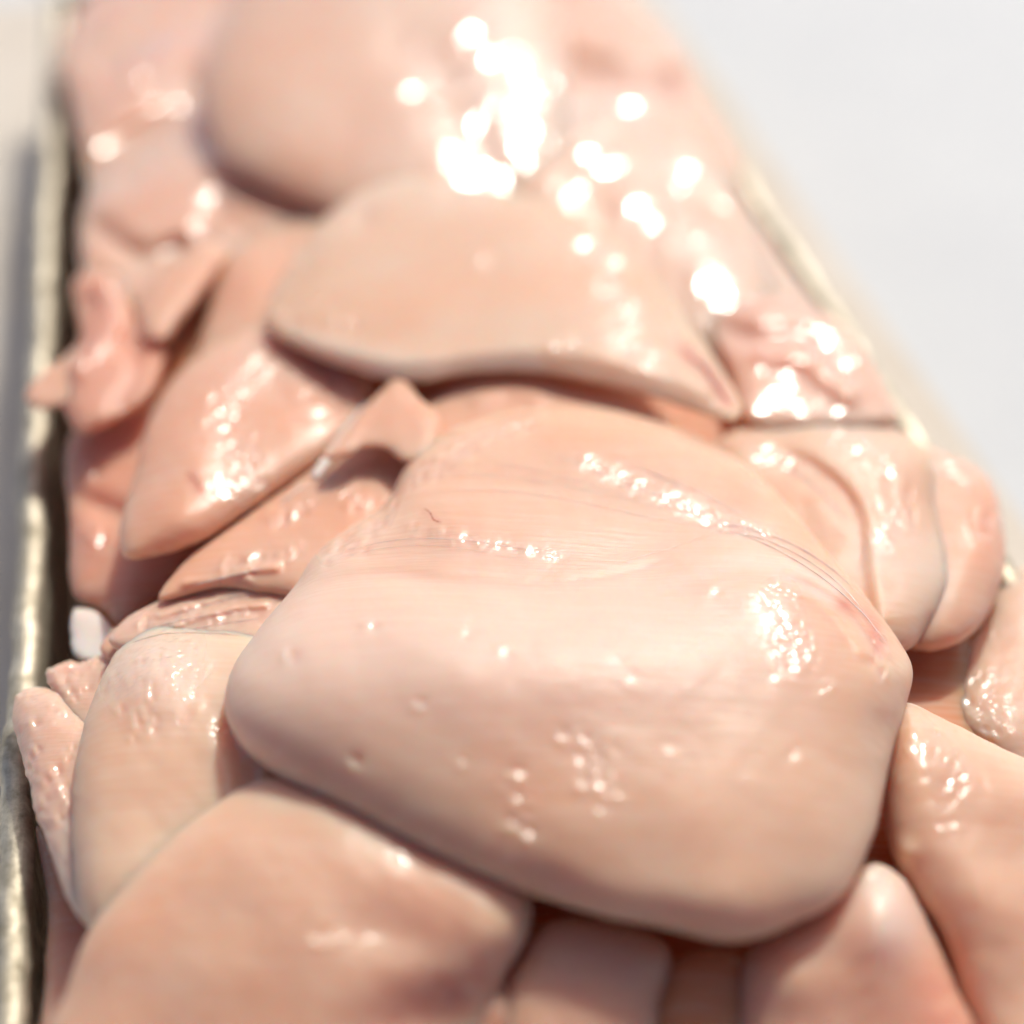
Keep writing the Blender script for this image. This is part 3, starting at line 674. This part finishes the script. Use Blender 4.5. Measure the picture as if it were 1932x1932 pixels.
# --- the flap under the lip of the flat breast
piece('s3', 'chicken_sheet', [(780, 830), (800, 770), (850, 735), (930, 712), (1010, 715), (1080, 740), (1180, 765), (1260, 800), (1150, 860), (950, 870)],
      .000, 6, 40, M_thin, 'wet orange tinted sheet in the shade under the lip of the flat pale breast', c=(980, 790),
      ops=[('r', [(900, 750), (960, 735), (1010, 745)], 14, 2)])
piece('flap', 'chicken_flap', [(752, 714), (790, 750), (830, 790), (815, 850), (768, 872), (725, 846), (690, 845), (655, 862), (610, 862), (660, 800), (712, 745)],
      .009, 5, 26, M_thin, 'small pointed triangular flap of meat sticking up under the flat breast lip', c=(728, 806), wob=1.0,
      ops=[('r', [(640, 860), (700, 770), (745, 725)], 10, 1.0)], tint=[('white', [(620, 850), (660, 790)], 12, .3)])
piece('p3', 'chicken_breast', [(500, 612), (520, 545), (560, 480), (612, 412), (680, 362), (765, 336), (890, 348), (1010, 374), (1130, 430), (1230, 520), (1310, 620), (1370, 710), (1400, 775), (1385, 795, 120), (1340, 785, 160), (1240, 752, 200), (1120, 722, 220), (1000, 702, 220), (880, 705, 220), (800, 720, 220), (725, 716, 200), (650, 695, 160), (570, 662, 120)],
      .008, 16, 90, M_pale, 'flat pale chicken breast mid heap with a smooth top and thick lower lip', c=(900, 560), n=360, wob=.8, Tb=4,
      ops=[('r', [(520, 630), (620, 660), (760, 680), (900, 665), (1050, 660), (1200, 690), (1320, 735)], 26, 2.0),
           ('g', 850, 520, 300, 90, 0, -1), ('r', [(1190, 430), (1300, 590), (1400, 740)], 130, -4.5), ('r', [(560, 500), (500, 600)], 40, -2),
           ('r', [(1260, 640), (1330, 690), (1380, 760)], 12, -1.5)],
      tint=[('red', [(1290, 660), (1340, 710), (1375, 760)], 14, .75), ('white', [(560, 640), (760, 690), (1000, 690)], 26, .4), ('white', [(640, 400), (760, 350), (900, 370)], 40, .25)], wav=.35)

# --- right front
piece('p19', 'chicken_breast', [(1690, 1335), (1710, 1326), (1790, 1362), (1900, 1415), (2040, 1490), (2120, 1750), (2080, 2050), (1960, 2120), (1880, 2050), (1820, 1900), (1770, 1760), (1710, 1670), (1672, 1580), (1672, 1440)],
      -.022, 20, 90, M_pale, 'long pale chicken breast running down the right edge, glare patch at its top', c=(1880, 1680), sy=.2, sx=-.05,
      ops=[('r', [(1700, 1420), (1760, 1560), (1880, 1700)], 60, 2), ('g', 1700, 1610, 26, 26, 0, 3)], tint=[('red', [(1790, 1790), (1850, 1930)], 40, .25)])
piece('p18', 'chicken_breast', [(1395, 1830), (1450, 1760), (1560, 1700), (1640, 1630), (1700, 1655), (1750, 1740), (1800, 1850), (1860, 2000), (1800, 2120), (1500, 2140), (1400, 2040)],
      -.024, 18, 80, M_pink, 'pink chicken piece standing under the right end of the big front breast, out of focus', c=(1600, 1900), sy=.35,
      ops=[('g', 1665, 1740, 60, 90, 10, 4), ('g', 1500, 1850, 60, 60, 0, 2)], tint=[('red', [(1760, 1880), (1800, 1960)], 60, .5), ('white', [(1640, 1660), (1680, 1740)], 60, .6)])
piece('p16', 'chicken_breast', [(985, 1800), (1040, 1740), (1150, 1740), (1260, 1790), (1250, 1900), (1230, 2060), (1100, 2120), (940, 2080), (930, 1920)],
      -.022, 14, 70, M_pink, 'tan piece below the middle of the big front breast, at the bottom edge', sy=.3)
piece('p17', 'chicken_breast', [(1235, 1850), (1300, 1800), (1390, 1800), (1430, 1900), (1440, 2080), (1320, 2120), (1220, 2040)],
      -.027, 12, 60, M_gapshade, 'shade coloured brown piece between the tan and pink pieces at the bottom edge', sy=.3)
piece('red', 'chicken_strip', [(640, 1930), (720, 1860), (850, 1840), (960, 1850), (1000, 1940), (960, 2080), (760, 2120), (640, 2040)],
      -.024, 12, 60, M_rose, 'reddish strip under the lip of the tan breast at the bottom edge', sy=.3, tint=[('red', [(720, 1880), (900, 1880)], 90, .4)])

# --- the big front breast
piece('m', 'chicken_breast', [(762, 888, 120), (795, 848, 120), (870, 803, 120), (970, 778, 130), (1100, 768, 140), (1240, 795, 140), (1370, 850, 140), (1465, 930, 150), (1560, 1042, 150), (1640, 1135, 140), (1697, 1210, 130),
                  (1722, 1262, 140), (1714, 1318, 200), (1690, 1400, 360), (1668, 1490, 480), (1645, 1580, 560), (1590, 1690, 640), (1500, 1742, 680), (1390, 1778, 700), (1250, 1752, 700), (1130, 1728, 700), (1010, 1688, 660),
                  (880, 1640, 600), (750, 1580, 540), (600, 1505, 460), (500, 1448, 360), (446, 1395, 260), (424, 1330, 200), (442, 1258, 150), (500, 1172, 120), (556, 1105, 110), (590, 1050, 110), (650, 1000, 110), (725, 950, 120)],
      .005, 36, 150, M_fibre, 'big plump chicken breast across the front with a creamy rolled front and fibrous creased back', c=(1080, 1260), n=480, rings=130, sx=-.04,
      anchor=(1000, 1100), wav=.3, wob=1.6,
      ops=[('r', [(560, 1080), (700, 1050), (860, 1065), (1010, 1075), (1150, 1060), (1300, 1010), (1420, 985)], 60, -3.0),
           ('s', [(560, 1095), (700, 1075), (900, 1092), (1060, 1096), (1180, 1075), (1300, 1040)], 12, -2.0, 110),
           ('g', 1050, 1230, 420, 130, 0, 3.5), ('g', 1450, 1100, 150, 70, 25, 3), ('g', 1050, 900, 330, 90, 8, -6.0), ('g', 800, 1250, 240, 140, 0, 2),
           ('r', [(770, 900), (950, 910), (1180, 950), (1330, 990)], 22, -.5), ('r', [(1000, 840), (1180, 910), (1360, 975)], 26, -.4),
           ('r', [(1480, 1065), (1580, 1120), (1660, 1200)], 12, 1.2), ('r', [(1470, 1095), (1570, 1150), (1630, 1230)], 12, 1.2),
           ('r', [(1525, 1100), (1600, 1150), (1650, 1220)], 9, -1.0), ('g', 1300, 1700, 160, 60, 0, 1.5), ('g', 1030, 1690, 60, 60, 0, -1.5)],
      tint=[('red', [(850, 925), (1050, 930), (1300, 940)], 110, .13), ('red', [(1590, 1135), (1640, 1175), (1660, 1220)], 20, .7), ('red', [(1480, 1085), (1600, 1150)], 12, .35),
            ('white', [(540, 1210), (900, 1210), (1350, 1190)], 190, .5), ('white', [(1250, 1110), (1420, 1060), (1560, 1110)], 36, .5), ('red', [(800, 965), (830, 985)], 6, .4)])

# --- fibres on the creased back of the big breast
rs = random.Random(5)
LN = [[(775, 905), (880, 895), (1000, 905), (1130, 930), (1250, 958), (1360, 985)], [(800, 930), (930, 925), (1080, 945), (1220, 975), (1350, 995)],
      [(1010, 845), (1100, 880), (1200, 920), (1300, 955), (1390, 985)], [(900, 870), (1020, 890), (1150, 925), (1260, 950)],
      [(1130, 850), (1220, 890), (1310, 935), (1400, 985)], [(640, 1040), (760, 1018), (880, 1020), (1000, 1036), (1120, 1030)],
      [(620, 1058), (720, 1035), (830, 1030), (930, 1045), (1010, 1062)], [(1160, 1062), (1260, 1036), (1360, 1005), (1440, 1000)],
      [(1330, 985), (1420, 1000), (1500, 1030), (1570, 1075), (1630, 1130)], [(1340, 1000), (1430, 1015), (1510, 1050), (1580, 1100), (1645, 1170)],
      [(1380, 1000), (1470, 1040), (1550, 1090), (1620, 1150), (1675, 1215)], [(1200, 880), (1290, 915), (1370, 955), (1430, 990)]]
for i, q in enumerate(LN):
    strand('m', 'fibre', q, rs.uniform(.06, .12) if i < 8 else rs.uniform(.15, .25), M_sinew, seed=i, sink=.88 if i < 8 else .7)
for i, q in enumerate([[(320, 1160), (400, 1140), (480, 1112)], [(280, 1185), (370, 1165), (470, 1150)], [(300, 1200), (400, 1180), (500, 1165)]]):
    strand('s2', 'fibre', q, .12, M_sinew, seed=30 + i)
strand('p3', 'blood_thread', [(1296, 668), (1330, 700), (1352, 732), (1378, 762)], .35, M_blood, seed=41, sink=.5)
strand('p3', 'blood_thread', [(1318, 676), (1345, 705), (1362, 735)], .2, M_blood, seed=42, sink=.5)
strand('p7', 'blood_thread', [(352, 890), (366, 903), (378, 922)], .12, M_blood, seed=43)
strand('s1', 'fibre', [(520, 955), (548, 935), (580, 905)], .3, M_sinew, seed=44)
strand('s1', 'fibre', [(360, 1105), (430, 1088), (500, 1072)], .25, M_sinew, seed=45)
strand('p5a', 'fibre', [(1470, 870), (1540, 920), (1600, 985)], .2, M_sinew, seed=46)
strand('p13', 'fibre', [(240, 1215), (310, 1196), (400, 1195), (460, 1200)], .15, M_sinew, seed=47)
strand('m', 'blood_thread', [(800, 958), (812, 968), (818, 980), (832, 986)], .10, M_blood, seed=40)
